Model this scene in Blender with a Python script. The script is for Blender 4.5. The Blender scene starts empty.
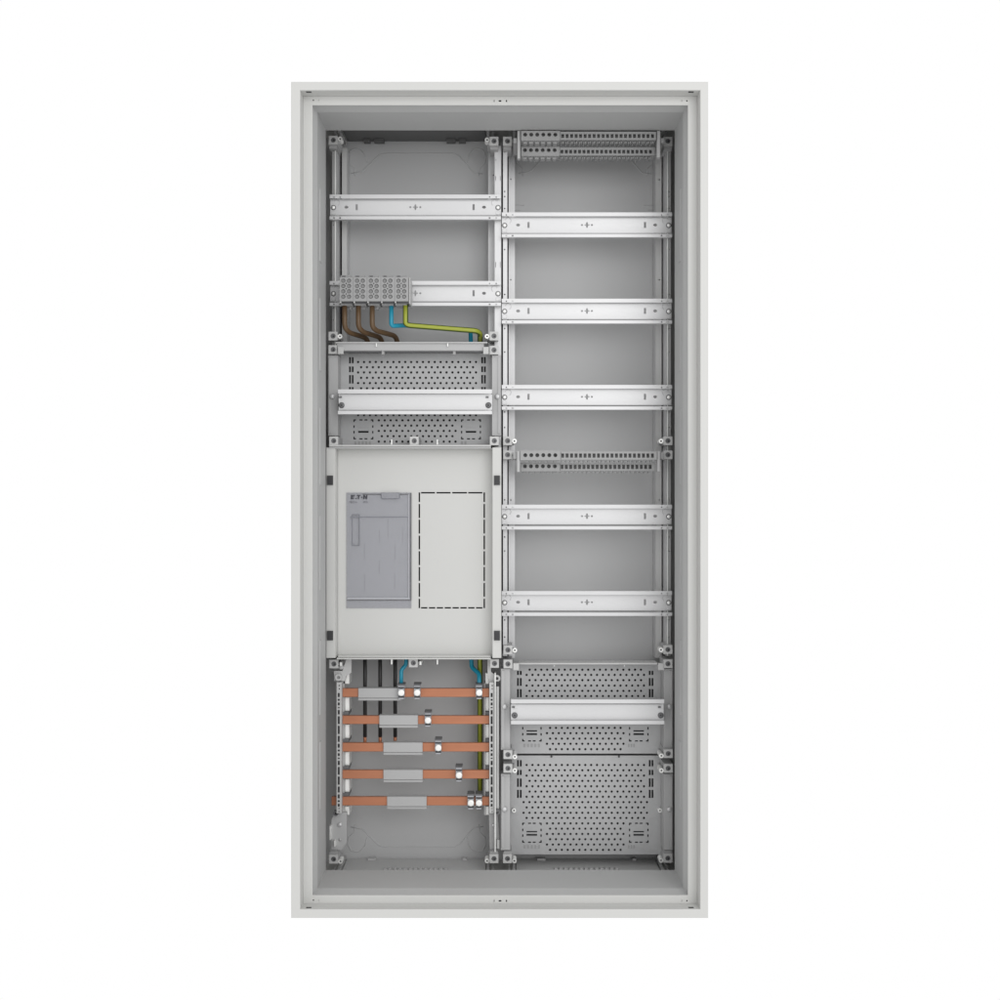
import bpy, math
from mathutils import Vector, Matrix
from mathutils.geometry import delaunay_2d_cdt

scn = bpy.context.scene
COL = scn.collection
S = 0.001314          # metres per photo pixel on the cabinet's front plane
D = 1.5               # camera distance to that plane
ZC = 0.55             # height of the cabinet's middle


def sc(d):
    return S * (D + d) / D


def W(px, py, d):
    s = sc(d)
    return Vector(((px - 500) * s, d, (500 - py) * s + ZC))


# ------------------------------------------------------------------ materials
def mat(name, color, rough=0.5, metal=0.0, var=0.03, scale=14.0, bump=0.0, bscale=300.0,
        rvar=0.06, spangle=0.0, spec=0.5, stretch=None, coat=0.0):
    m = bpy.data.materials.new(name)
    m.use_nodes = True
    nt = m.node_tree
    b = nt.nodes['Principled BSDF']
    b.inputs['Metallic'].default_value = metal
    b.inputs['Specular IOR Level'].default_value = spec
    b.inputs['Coat Weight'].default_value = coat
    tc = nt.nodes.new('ShaderNodeTexCoord')
    src = tc.outputs['Object']
    if stretch:
        mp = nt.nodes.new('ShaderNodeMapping')
        mp.inputs['Scale'].default_value = stretch
        nt.links.new(src, mp.inputs['Vector'])
        src = mp.outputs['Vector']
    n = nt.nodes.new('ShaderNodeTexNoise')
    n.inputs['Scale'].default_value = scale
    n.inputs['Detail'].default_value = 5
    nt.links.new(src, n.inputs['Vector'])
    mx = nt.nodes.new('ShaderNodeMix')
    mx.data_type = 'RGBA'
    mx.inputs['A'].default_value = [c * (1 - var) for c in color] + [1]
    mx.inputs['B'].default_value = [min(1, c * (1 + var)) for c in color] + [1]
    fac = n.outputs['Fac']
    if spangle > 0:
        v = nt.nodes.new('ShaderNodeTexVoronoi')
        v.inputs['Scale'].default_value = 160
        nt.links.new(src, v.inputs['Vector'])
        sep = nt.nodes.new('ShaderNodeSeparateColor')
        nt.links.new(v.outputs['Color'], sep.inputs['Color'])
        mm = nt.nodes.new('ShaderNodeMix')
        mm.data_type = 'FLOAT'
        mm.inputs['Factor'].default_value = spangle
        nt.links.new(n.outputs['Fac'], mm.inputs['A'])
        nt.links.new(sep.outputs['Red'], mm.inputs['B'])
        fac = mm.outputs['Result']
    nt.links.new(fac, mx.inputs['Factor'])
    nt.links.new(mx.outputs['Result'], b.inputs['Base Color'])
    mr = nt.nodes.new('ShaderNodeMapRange')
    mr.inputs['To Min'].default_value = max(0.02, rough - rvar)
    mr.inputs['To Max'].default_value = min(1, rough + rvar)
    nt.links.new(fac, mr.inputs['Value'])
    nt.links.new(mr.outputs['Result'], b.inputs['Roughness'])
    if bump > 0:
        n2 = nt.nodes.new('ShaderNodeTexNoise')
        n2.inputs['Scale'].default_value = bscale
        n2.inputs['Detail'].default_value = 3
        nt.links.new(tc.outputs['Object'], n2.inputs['Vector'])
        bp = nt.nodes.new('ShaderNodeBump')
        bp.inputs['Strength'].default_value = bump
        bp.inputs['Distance'].default_value = 0.0004
        nt.links.new(n2.outputs['Fac'], bp.inputs['Height'])
        nt.links.new(bp.outputs['Normal'], b.inputs['Normal'])
    return m


M = dict(
    paint=mat('light_grey_powder_coat', (0.545, 0.545, 0.53), 0.5, var=0.012, bump=0.12, bscale=900),
    liner=mat('inner_grey_paint', (0.465, 0.468, 0.465), 0.55, var=0.02, bump=0.1, bscale=700),
    back=mat('back_panel_grey', (0.46, 0.462, 0.464), 0.6, var=0.03, scale=6, bump=0.1, bscale=600),
    steel=mat('galvanised_steel', (0.62, 0.62, 0.625), 0.42, metal=0.35, var=0.025, spangle=0.25, bump=0.05, stretch=(1, 1, 6)),
    strip=mat('zinc_strip', (0.62, 0.62, 0.625), 0.45, metal=0.4, var=0.04, spangle=0.3),
    perf=mat('perforated_sheet', (0.44, 0.442, 0.445), 0.5, metal=0.2, var=0.06, spangle=0.45, bump=0.08),
    plastic=mat('grey_plastic', (0.43, 0.43, 0.43), 0.5, var=0.03, bump=0.08),
    block=mat('pale_grey_plastic', (0.50, 0.50, 0.495), 0.5, var=0.03, bump=0.08),
    termgrey=mat('power_terminal_plastic', (0.315, 0.315, 0.315), 0.5, var=0.03, bump=0.08),
    termscrew=mat('power_terminal_insert', (0.235, 0.235, 0.235), 0.5, var=0.04),
    midgrey=mat('terminal_grey_plastic', (0.33, 0.33, 0.33), 0.55, var=0.04, bump=0.08),
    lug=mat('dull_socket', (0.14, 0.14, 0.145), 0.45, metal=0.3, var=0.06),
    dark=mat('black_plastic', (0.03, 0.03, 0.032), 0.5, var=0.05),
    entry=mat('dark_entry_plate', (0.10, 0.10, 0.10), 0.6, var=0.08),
    screw=mat('bright_screw', (0.9, 0.9, 0.88), 0.3, metal=0.3, var=0.02),
    clamp=mat('clamp_metal', (0.46, 0.47, 0.50), 0.35, metal=0.5, var=0.03),
    copper=mat('copper_bar', (0.45, 0.182, 0.098), 0.38, metal=0.4, var=0.12, scale=25, stretch=(1, 1, 8)),
    sleeve=mat('grey_bar_sleeve', (0.42, 0.42, 0.42), 0.5, var=0.02),
    cover=mat('cover_plate_grey', (0.56, 0.56, 0.545), 0.45, var=0.01, bump=0.08, bscale=900),
    flapback=mat('flap_tray', (0.50, 0.505, 0.535), 0.5, var=0.02),
    brown=mat('brown_insulation', (0.115, 0.068, 0.032), 0.45, var=0.06),
    black=mat('black_insulation', (0.026, 0.025, 0.025), 0.45, var=0.05),
    blue=mat('blue_insulation', (0.012, 0.265, 0.39), 0.42, var=0.04),
    lime=mat('yellow_insulation', (0.30, 0.335, 0.03), 0.42, var=0.04),
    green=mat('green_insulation', (0.055, 0.085, 0.008), 0.42, var=0.05),
    ink=mat('dark_ink', (0.03, 0.03, 0.04), 0.5, var=0.02),
    rib=mat('tray_rib_plastic', (0.33, 0.335, 0.36), 0.5, var=0.02),
    groove=mat('flap_groove', (0.20, 0.205, 0.23), 0.5, var=0.02),
    inkpale=mat('faded_ink', (0.13, 0.13, 0.15), 0.5, var=0.02),
)


def tinted():
    m = bpy.data.materials.new('tinted_flap_plastic')
    m.use_nodes = True
    nt = m.node_tree
    b = nt.nodes['Principled BSDF']
    n = nt.nodes.new('ShaderNodeTexNoise')
    n.inputs['Scale'].default_value = 20
    mx = nt.nodes.new('ShaderNodeMix')
    mx.data_type = 'RGBA'
    mx.inputs['A'].default_value = (0.43, 0.435, 0.465, 1)
    mx.inputs['B'].default_value = (0.45, 0.455, 0.485, 1)
    nt.links.new(n.outputs['Fac'], mx.inputs['Factor'])
    nt.links.new(mx.outputs['Result'], b.inputs['Base Color'])
    b.inputs['Roughness'].default_value = 0.25
    b.inputs['Alpha'].default_value = 0.42
    return m


M['tint'] = tinted()


# ------------------------------------------------------------------ mesh builder
def circ(cx, cy, r, n=10, rot=0.0):
    return [(cx + r * math.cos(rot + 2 * math.pi * i / n), cy + r * math.sin(rot + 2 * math.pi * i / n)) for i in range(n)]


def rect(x0, y0, x1, y1):
    return [(x0, y0), (x1, y0), (x1, y1), (x0, y1)]


def oval(cx, cy, rx, ry, n=10):
    return [(cx + rx * math.cos(2 * math.pi * i / n), cy + ry * math.sin(2 * math.pi * i / n)) for i in range(n)]


def rrect(x0, y0, x1, y1, r, n=4):
    out = []
    for cx, cy, a in ((x1 - r, y0 + r, -90), (x1 - r, y1 - r, 0), (x0 + r, y1 - r, 90), (x0 + r, y0 + r, 180)):
        for i in range(n + 1):
            t = math.radians(a + 90 * i / n)
            out.append((cx + r * math.cos(t), cy + r * math.sin(t)))
    return out


class MB:
    def __init__(self):
        self.v, self.f, self.mi, self.sm = [], [], [], []

    def add(self, vs, fs, mi=0, smooth=False):
        o = len(self.v)
        self.v += [Vector(p) for p in vs]
        for f in fs:
            self.f.append([o + i for i in f])
            self.mi.append(mi)
            self.sm.append(smooth)
        return self

    def wbox(self, x0, x1, y0, y1, z0, z1, mi=0):
        vs = [(x, y, z) for y in (y0, y1) for z in (z0, z1) for x in (x0, x1)]
        return self.add(vs, [(0, 1, 3, 2), (5, 4, 6, 7), (0, 4, 5, 1), (2, 3, 7, 6), (0, 2, 6, 4), (1, 5, 7, 3)], mi)

    def box(self, x0, y0, x1, y1, d0, d1, mi=0):
        a, b = W(x0, y0, d0), W(x1, y1, d0)
        return self.wbox(min(a.x, b.x), max(a.x, b.x), d0, d1, min(a.z, b.z), max(a.z, b.z), mi)

    def bbox(self, x0, y0, x1, y1, d0, d1, bev=0.3, mi=0):
        """box whose front face has a bevelled rim (bev in px)"""
        b = bev
        s = sc(d0)
        fr = [W(x, y, d0) for x, y in rect(x0 + b, y0 + b, x1 - b, y1 - b)]
        ou = [W(x, y, d0) + Vector((0, b * s, 0)) for x, y in rect(x0, y0, x1, y1)]
        bk = [Vector((p.x, d1, p.z)) for p in ou]
        fs = [(3, 2, 1, 0)]
        for i in range(4):
            j = (i + 1) % 4
            fs += [(i, j, 4 + j, 4 + i), (4 + i, 4 + j, 8 + j, 8 + i)]
        fs.append((8, 9, 10, 11))
        return self.add(fr + ou + bk, fs, mi)

    def prism(self, pts, d0, d1, mi=0):
        """solid outline (px at d0) going back to d1, square to the back"""
        n = len(pts)
        fr = [W(x, y, d0) for x, y in pts]
        bk = [Vector((p.x, d1, p.z)) for p in fr]
        fs = [tuple(range(n)), tuple(range(2 * n - 1, n - 1, -1))]
        fs += [(i, (i + 1) % n, n + (i + 1) % n, n + i) for i in range(n)]
        return self.add(fr + bk, fs, mi)

    def plate(self, outline, holes, d0, thick, mi=0):
        """sheet with real holes, front face at depth d0"""
        loops = [outline] + list(holes)
        pts, faces, segs = [], [], []
        for lp in loops:
            ar = sum(lp[i - 1][0] * lp[i][1] - lp[i][0] * lp[i - 1][1] for i in range(len(lp)))
            lp = list(lp) if ar < 0 else list(lp)[::-1]
            o = len(pts)
            pts += [Vector((p.x * 100, p.z * 100)) for p in (W(x, y, d0) for x, y in lp)]
            faces.append(list(range(o, o + len(lp))))
            segs += [(o + i, o + (i + 1) % len(lp)) for i in range(len(lp))]
        vo, eo, fo_, ov, oe, of = delaunay_2d_cdt(pts, segs, faces, 0, 1e-6)
        keep = [f for f, src in zip(fo_, of) if 0 in src and all(k == 0 for k in src)]
        back = {}
        for new, olds in enumerate(ov):
            for q_ in olds:
                back[q_] = new
        n = len(vo)
        vs = [(p[0] / 100, d0, p[1] / 100) for p in vo] + [(p[0] / 100, d0 + thick, p[1] / 100) for p in vo]
        fs = [tuple(f) for f in keep] + [tuple(n + i for i in reversed(f)) for f in keep]
        fs += [(back[a_], back[b_], n + back[b_], n + back[a_]) for a_, b_ in segs]
        return self.add(vs, fs, mi)

    def cyl(self, cx, cy, r, d0, d1, n=14, mi=0, cap=True):
        fr = [W(x, y, d0) for x, y in circ(cx, cy, r, n)]
        bk = [Vector((p.x, d1, p.z)) for p in fr]
        fs = [(i, (i + 1) % n, n + (i + 1) % n, n + i) for i in range(n)]
        self.add(fr + bk, fs, mi, True)
        o = len(self.v) - 2 * n
        self.f.append([o + i for i in range(n)]); self.mi.append(mi); self.sm.append(False)
        self.f.append([o + n + i for i in range(n)]); self.mi.append(mi); self.sm.append(False)
        return self

    def dome(self, cx, cy, r, d, h, n=14, mi=0, slot=True):
        """rounded screw head bulging from depth d towards the viewer by h"""
        rings = [(1.0, 0.0), (0.98, 0.35), (0.85, 0.72), (0.55, 0.95)]
        vs, fs = [], []
        for k, (rr, hh) in enumerate(rings):
            for x, y in circ(cx, cy, r * rr, n):
                p = W(x, y, d)
                vs.append((p.x, d - h * hh, p.z))
        for k in range(3):
            for i in range(n):
                j = (i + 1) % n
                fs.append((k * n + i, k * n + j, (k + 1) * n + j, (k + 1) * n + i))
        p = W(cx, cy, d)
        vs.append((p.x, d - h * 0.97, p.z))
        c = len(vs) - 1
        for i in range(n):
            fs.append((3 * n + i, 3 * n + (i + 1) % n, c))
        return self.add(vs, fs, mi, True)

    def ring(self, cx, cy, r0, r1, d0, d1, n=14, mi=0):
        o = circ(cx, cy, r1, n)
        i_ = circ(cx, cy, r0, n)
        vs = [W(x, y, d0) for x, y in o] + [W(x, y, d0) for x, y in i_]
        vs += [Vector((p.x, d1, p.z)) for p in vs]
        fs = []
        for i in range(n):
            j = (i + 1) % n
            fs += [(i, j, n + j, n + i), (i, j, 2 * n + j, 2 * n + i), (n + i, n + j, 3 * n + j, 3 * n + i),
                   (2 * n + i, 2 * n + j, 3 * n + j, 3 * n + i)]
        return self.add(vs, fs, mi)

    def tube(self, pts, r, n=14, stripe=None, mi=0, closed_caps=True):
        """pts: world points; r metres; stripe=half angle (deg) of the viewer-facing band that gets material 1"""
        P = [Vector(p) for p in pts]
        m = len(P)
        vs, fs = [], []
        o = len(self.v)
        for k in range(m):
            t = (P[min(k + 1, m - 1)] - P[max(k - 1, 0)]).normalized()
            ref = Vector((0, -1, 0))
            if abs(t.dot(ref)) > 0.97:
                ref = Vector((0, 0, 1))
            u = (ref - t * t.dot(ref)).normalized()
            w = t.cross(u)
            for i in range(n):
                a = 2 * math.pi * (i + 0.5) / n
                vs.append(P[k] + (u * math.cos(a) + w * math.sin(a)) * r)
        self.v += vs
        for k in range(m - 1):
            for i in range(n):
                j = (i + 1) % n
                self.f.append([o + k * n + i, o + k * n + j, o + (k + 1) * n + j, o + (k + 1) * n + i])
                a = (i + 1) * 360 / n
                a = min(a, 360 - a)
                self.mi.append(1 if stripe is not None and a <= stripe else mi)
                self.sm.append(True)
        for k in (0, m - 1):
            self.f.append([o + k * n + i for i in range(n)]); self.mi.append(mi); self.sm.append(False)
        return self

    def build(self, name, m, parent=None, base=None):
        ms = m if isinstance(m, (list, tuple)) else [m]
        off = Vector(base) if base is not None else (root_of(parent) if parent else Vector((0, 0, 0)))
        if parent is None and base is None and self.v:
            off = sum(self.v, Vector()) / len(self.v)
        me = bpy.data.meshes.new(name)
        me.from_pydata([p - off for p in self.v], [], self.f)
        for k in ms:
            me.materials.append(k)
        for p, i, s in zip(me.polygons, self.mi, self.sm):
            p.material_index = i
            p.use_smooth = s
        import bmesh
        bm = bmesh.new()
        bm.from_mesh(me)
        bmesh.ops.recalc_face_normals(bm, faces=bm.faces)
        bm.to_mesh(me)
        bm.free()
        o = bpy.data.objects.new(name, me)
        COL.objects.link(o)
        if parent is not None:
            o.parent = parent
        else:
            o.location = off
        return o


def root_of(o):
    v = Vector((0, 0, 0))
    while o is not None:
        v += o.location
        o = o.parent
    return v


def thing(name, label, cat, loc, group=None):
    o = bpy.data.objects.new(name, None)
    COL.objects.link(o)
    o.empty_display_size = 0.02
    o.location = loc
    o['label'] = label
    o['category'] = cat
    if group:
        o['group'] = group
    return o


def tag(o, label, cat, group=None):
    o['label'] = label
    o['category'] = cat
    if group:
        o['group'] = group
    return o


def dup(root, delta, label):
    r = root.copy()
    COL.objects.link(r)
    r.location = root.location + delta
    r['label'] = label
    for ch in list(root.children):
        c = ch.copy()
        COL.objects.link(c)
        c.parent = r
        for g in list(ch.children):
            e = g.copy()
            COL.objects.link(e)
            e.parent = c
    return r


def shift(dx, dy, d):
    s = sc(d)
    return Vector((dx * s, 0, -dy * s))


def fillet(pts, rad, n=5):
    P = [Vector(p) for p in pts]
    out = [P[0]]
    for i in range(1, len(P) - 1):
        a, b, c = P[i - 1], P[i], P[i + 1]
        la, lc = (a - b).length, (c - b).length
        r = min(rad, la * 0.49, lc * 0.49)
        p0 = b + (a - b).normalized() * r
        p1 = b + (c - b).normalized() * r
        for k in range(n + 1):
            t = k / n
            out.append((p0 * (1 - t) + b * t) * (1 - t) + (b * (1 - t) + p1 * t) * t)
    out.append(P[-1])
    return out


# ================================================================== CABINET
cab = thing('wall_cabinet', 'light grey open metal distribution cabinet shell with raised outer rim', 'cabinet',
            W(500, 918, 0.0))
OX0, OY0, OX1, OY1 = 291.0, 81.5, 708.3, 918.3
LX0, LY0, LX1, LY1 = 300.2, 90.3, 700.2, 909.3      # inner edge of the raised rim
a, b = W(OX0, OY0, 0), W(OX1, OY1, 0)
hx0, hx1, hz0, hz1 = a.x, b.x, b.z, a.z
BACK = 0.2325
# outer rim: ring with a bevelled look
mb = MB()
def ringbox(mb, o0, i0, d0, d1):
    """rectangular ring; o0,i0 = world (x0,x1,z0,z1) outer and inner"""
    mb.wbox(o0[0], i0[0], d0, d1, o0[2], o0[3])
    mb.wbox(i0[1], o0[1], d0, d1, o0[2], o0[3])
    mb.wbox(i0[0], i0[1], d0, d1, i0[3], o0[3])
    mb.wbox(i0[0], i0[1], d0, d1, o0[2], i0[2])
def ringprof(mb, levels):
    """levels: list of (x0,x1,z0,z1,y) rectangles joined in order by strips"""
    vs, fs = [], []
    for (x0, x1, z0, z1, y) in levels:
        vs += [(x0, y, z0), (x1, y, z0), (x1, y, z1), (x0, y, z1)]
    for k in range(len(levels) - 1):
        for i in range(4):
            j = (i + 1) % 4
            fs.append((k * 4 + i, k * 4 + j, k * 4 + 4 + j, k * 4 + 4 + i))
    mb.add(vs, fs)
la, lb = W(LX0, LY0, 0), W(LX1, LY1, 0)
lx0, lx1, lz0, lz1 = la.x, lb.x, lb.z, la.z
e = 0.0012
ringprof(mb, [(hx0, hx1, hz0, hz1, 0.024), (hx0, hx1, hz0, hz1, e), (hx0 + e * .3, hx1 - e * .3, hz0 + e * .3, hz1 - e * .3, e * .3), (hx0 + e, hx1 - e, hz0 + e, hz1 - e, 0),
              (lx0 - e, lx1 + e, lz0 - e, lz1 + e, 0), (lx0 - e * .3, lx1 + e * .3, lz0 - e * .3, lz1 + e * .3, e * .3), (lx0, lx1, lz0, lz1, e), (lx0, lx1, lz0, lz1, 0.0235)])
mb.build('outer_rim', M['paint'], cab)
# housing walls
T = 0.0015
for (x0, x1, z0, z1) in ((hx0, hx0 + T, hz0, hz1), (hx1 - T, hx1, hz0, hz1), (hx0 + T, hx1 - T, hz1 - T, hz1), (hx0 + T, hx1 - T, hz0, hz0 + T)):
    MB().wbox(x0, x1, 0.0242, BACK + 0.004, z0, z1).build('housing_wall', M['paint'], cab)
# slots on the inner side of the rim
for px, top in ((308.8, 1), (691, 1), (308.8, 0), (691, 0)):
    p = W(px, 500, 0.006)
    z = lz1 if top else lz0
    MB().wbox(p.x - .0034, p.x + .0034, 0.0040, 0.0078, z - .0006, z + .0004).build('rim_slot', M['dark'], cab)
# recessed flange with screw holes
FD = 0.022
fl = [(FX0 := 312.5), (FY0 := 105.2), (FX1 := 688.0), (FY1 := 895.2)]
def at_depth(x, z, d):
    s = sc(d)
    return (x / s + 500, 500 - (z - ZC) / s)
o0 = at_depth(lx0 + .0002, lz1 - .0002, FD)
o1 = at_depth(lx1 - .0002, lz0 + .0002, FD)
holes = [rect(FX0, FY0, FX1, FY1)]
for y in (100.2, 900.2):
    holes += [circ(313.4 + 0.0, y, 0.8, 8), circ(686.9, y + .6, 0.8, 8), oval(500, y + .7, 1.6, 0.9), rect(493.8, y - .4, 494.5, y + 1.8), rect(505.9, y - .3, 507.1, y + 1.8),
              rect(318.4, y - .8, 318.8, y + .8), rect(681.5, y - .4, 682, y + 1.6)]
mb = MB()
mb.plate([o0, (o1[0], o0[1]), o1, (o0[0], o1[1])], holes, FD, 0.0015)
mb.build('front_flange', M['paint'], cab)
# inner liner walls: return lip then wall
fa, fb = W(FX0, FY0, FD), W(FX1, FY1, FD)
wx0, wx1, wz0, wz1 = fa.x, fb.x, fb.z, fa.z
LIP, END = 0.052, 0.123
q, qz = -0.0023, -0.0009
t = 0.0014
mb = MB()
t, u = .0028, .0014
v = .0035
ringprof(mb, [(wx0 - v, wx1 + v, wz0 - v, wz1 + v, FD + .0016), (wx0 + t, wx1 - t, wz0 + u, wz1 - u, .0455),
              (wx0 + t, wx1 - t, wz0 + u, wz1 - u, .0475), (wx0 - q, wx1 + q, wz0 - qz, wz1 + qz, .0475)])
mb.build('return_lip', M['liner'], cab)
for (x0, x1, z0, z1) in ((wx0 - q - T, wx0 - q, wz0 - qz, wz1 + qz), (wx1 + q, wx1 + q + T, wz0 - qz, wz1 + qz),
                         (wx0 - q, wx1 + q, wz1 + qz, wz1 + qz + T), (wx0 - q, wx1 + q, wz0 - qz - T, wz0 - qz)):
    MB().wbox(x0, x1, LIP - .004, END, z0, z1).build('inner_wall', M['liner'], cab)
# shallow embossed strips on the two side liners, and the latch pockets beside the cover
for side in (0, 1):
    for y0, y1 in ((190, 262), (299, 371), (408, 485), (516, 590), (640, 714), (741, 808)):
        z1, z0 = W(0, y0, .075).z, W(0, y1, .075).z
        if side == 0:
            MB().wbox(wx0 - q, wx0 - q + .0009, .068, .082, z0, z1).build('embossed_strip', M['liner'], cab)
        else:
            MB().wbox(wx1 + q - .0009, wx1 + q, .068, .082, z0, z1).build('embossed_strip', M['liner'], cab)
# back panel
MB().wbox(hx0 + T, hx1 - T, BACK, BACK + .003, hz0 + T, hz1 - T).build('back_panel', M['back'], cab)
# embossed knock-out outlines on the back panel (each bay, top and bottom)
def emb(pts, r=.0009, closed=False):
    P = [W(x, y, BACK + .0001) for x, y in pts]
    return MB().tube(P, r, 6).build('knockout_outline', M['back'], cab)
for cx in (417, 585):
    for top in (1, 0):
        f = (lambda y: y) if top else (lambda y: 1000.5 - y)
        emb([(cx + x, f(y)) for x, y in ((-66, 173.5), (-55, 171.5), (-38, 155), (-32, 153.5), (37, 153.5), (42, 156), (57, 173), (66, 174))])
        for sx in (-1, 1):
            emb([(cx + sx * x, f(y)) for x, y in ((50, 163), (52, 155), (56, 150), (61, 148.5), (66, 150), (69, 156), (68.5, 163), (63, 168), (62, 176))])
for x0, x1, y in ((511, 524, 205.4), (511, 520, 210.5), (644, 656, 205.6), (648, 656, 210.5)):
    emb([(x0, y), (x1, y)])
# cable entry plates on the roof and floor, behind the liner
for cx in (417, 585):
    x0, x1 = W(cx - 69, 0, BACK).x, W(cx + 69, 0, BACK).x
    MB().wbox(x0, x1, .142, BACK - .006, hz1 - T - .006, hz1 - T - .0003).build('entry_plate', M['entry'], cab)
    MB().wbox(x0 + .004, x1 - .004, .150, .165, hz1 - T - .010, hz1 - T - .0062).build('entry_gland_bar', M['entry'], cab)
    for k, (u, w) in enumerate(((-52, 6), (-42, 10), (30, 9), (42, 7))):
        m_ = W(cx + u, 0, BACK)
        MB().wbox(m_.x, m_.x + w * sc(BACK), .212, BACK - .0062, hz1 - T - .0098, hz1 - T - .0062).build('entry_lug', M['entry'], cab)
    MB().wbox(x0, x1, .142, BACK - .006, hz0 + T + .0003, hz0 + T + .006).build('entry_plate', M['liner'], cab)
    for k in range(13):
        x = W(cx - 30 + 5.0 * k, 0, .2).x
        MB().wbox(x - .0021, x + .0021, .172, .180, hz0 + T + .0062, hz0 + T + .0085).build('entry_nub', M['plastic'], cab)
    for u in (-48, -44, 46):
        m_ = W(cx + u, 0, BACK)
        MB().wbox(m_.x, m_.x + 4 * sc(BACK), .216, .224, hz0 + T + .0062, hz0 + T + .009).build('entry_lug', M['plastic'], cab)
# sloping corner struts of the entry frames
for cx in (417, 585):
    for sx in (-1, 1):
        for top in (1, 0):
            z = hz1 - T - .0085 if top else hz0 + T + .0085
            x = W(cx + sx * 71.5, 0, BACK).x
            MB().wbox(x - .0018, x + .0018, .14, BACK - .004, z - .002, z + .002).build('entry_frame_bar', M['plastic'], cab)
            MB().wbox(x + sx * .007 - .0012, x + sx * .007 + .0012, .14, BACK - .004, z - .002, z + .002).build('entry_frame_bar', M['plastic'], cab)

# ================================================================== UPRIGHTS
def post(label, x0, x1, y0, y1, d0, d1, holes, m='strip', slots=(), fold=None):
    r = thing('mounting_post', label, 'post', W((x0 + x1) / 2, y1, d0), 'upright mounting posts of the two bays')
    mb = MB()
    mb.plate(rect(x0, y0, x1, y1), holes, d0, .0015)
    mb.build('front_face', M['midgrey' if fold else m], r)  # outer posts get a darker face: wall shade put into the material
    if fold:
        MB().bbox(fold[0], y0 + 2, fold[1], y1, d0 - .0016, d0 - .0001, .15).build('fold_edge', M['screw'], r)
    mb = MB()
    a_, b_ = W(x0, y0, d0), W(x1, y1, d0)
    mb.wbox(a_.x, a_.x + .0012, d0 + .0016, d1, b_.z, a_.z)
    mb.build('side_web', M[m], r)
    MB().wbox(b_.x - .0012, b_.x, d0 + .0016, d1, b_.z, a_.z).build('side_web', M[m], r)
    for s_ in slots:
        MB().prism(s_, d0 - .0012, d0 - .0001).build('slot_tab', M['plastic'], r)
    return r
PD = .168
hy = [152, 191.5, 196.5, 208.5, 249.5, 294.5, 328.5, 352, 412, 427.5, 499.8, 537, 551, 620, 637]
post('narrow zinc post at the outer left edge of the left bay', 332.2, 336.4, 146, 656, PD, .231, [circ(333.4, y, .6, 8) for y in (225, 308, 320)], fold=(334.6, 335.7))
post('wide zinc post down the right edge of the left bay, with slotted tabs', 494.6, 501.2, 146, 656, PD, .231, [rect(495.3, 176, 495.9, 180.5), rect(500, 176, 500.5, 180.5), rect(495.3, 262, 495.9, 267.5), rect(500, 262, 500.5, 267.5), circ(496, 160, .5, 8)])
post('narrow white zinc post with drilled holes at the left edge of the right bay', 503.0, 507.3, 146, 656, PD, .231, [circ(504.7, y, .75, 8) for y in hy])
post('narrow zinc post with drilled holes at the outer right edge of the right bay', 666.4, 670.8, 146, 656, PD, .231, [circ(669, y, .6, 8) for y in hy], fold=(667.1, 668.2))
# fold on the right posts giving the two-tone line
def rstrip(label, x0, x1, y0, y1, hs, m='strip'):
    r = thing('support_strip', label, 'strip', W((x0 + x1) / 2, y1, .203), 'flat support strips behind the posts')
    MB().plate(rect(x0, y0, x1, y1), [circ(x, y, .75, 8) for x, y in hs], .203, .002).build('strip_face', M[m], r)
    a_, b_ = W(x0, y0, .203), W(x1, y1, .203)
    MB().wbox(a_.x, a_.x + .001, .2055, .2315, b_.z, a_.z).build('strip_side', M['strip'], r)
    MB().wbox(b_.x - .001, b_.x, .2055, .2315, b_.z, a_.z).build('strip_side', M['strip'], r)
    return r
rstrip('shade-darkened support strip beside the left bay rails on their left side', 342.0, 347.0, 148, 655, [], 'block')  # duller material than the inner strips, standing in for shade beside the wall
rstrip('pale support strip beside the left bay rails on their right side', 488.2, 494.4, 148, 655, [(493.4, 175)])
rstrip('pale drilled support strip beside the right bay rails on their left side', 508.6, 514.9, 148, 658, [(510.8, 179.2), (510.8, 279.7), (510.8, 500)])
rstrip('shade-darkened drilled support strip beside the right bay rails on their right side', 655.6, 661.6, 148, 658, [(659.4, 179.7), (659.4, 279.7), (659.4, 500)], 'block')  # same darker material, side wall shade put into its colour

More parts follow.
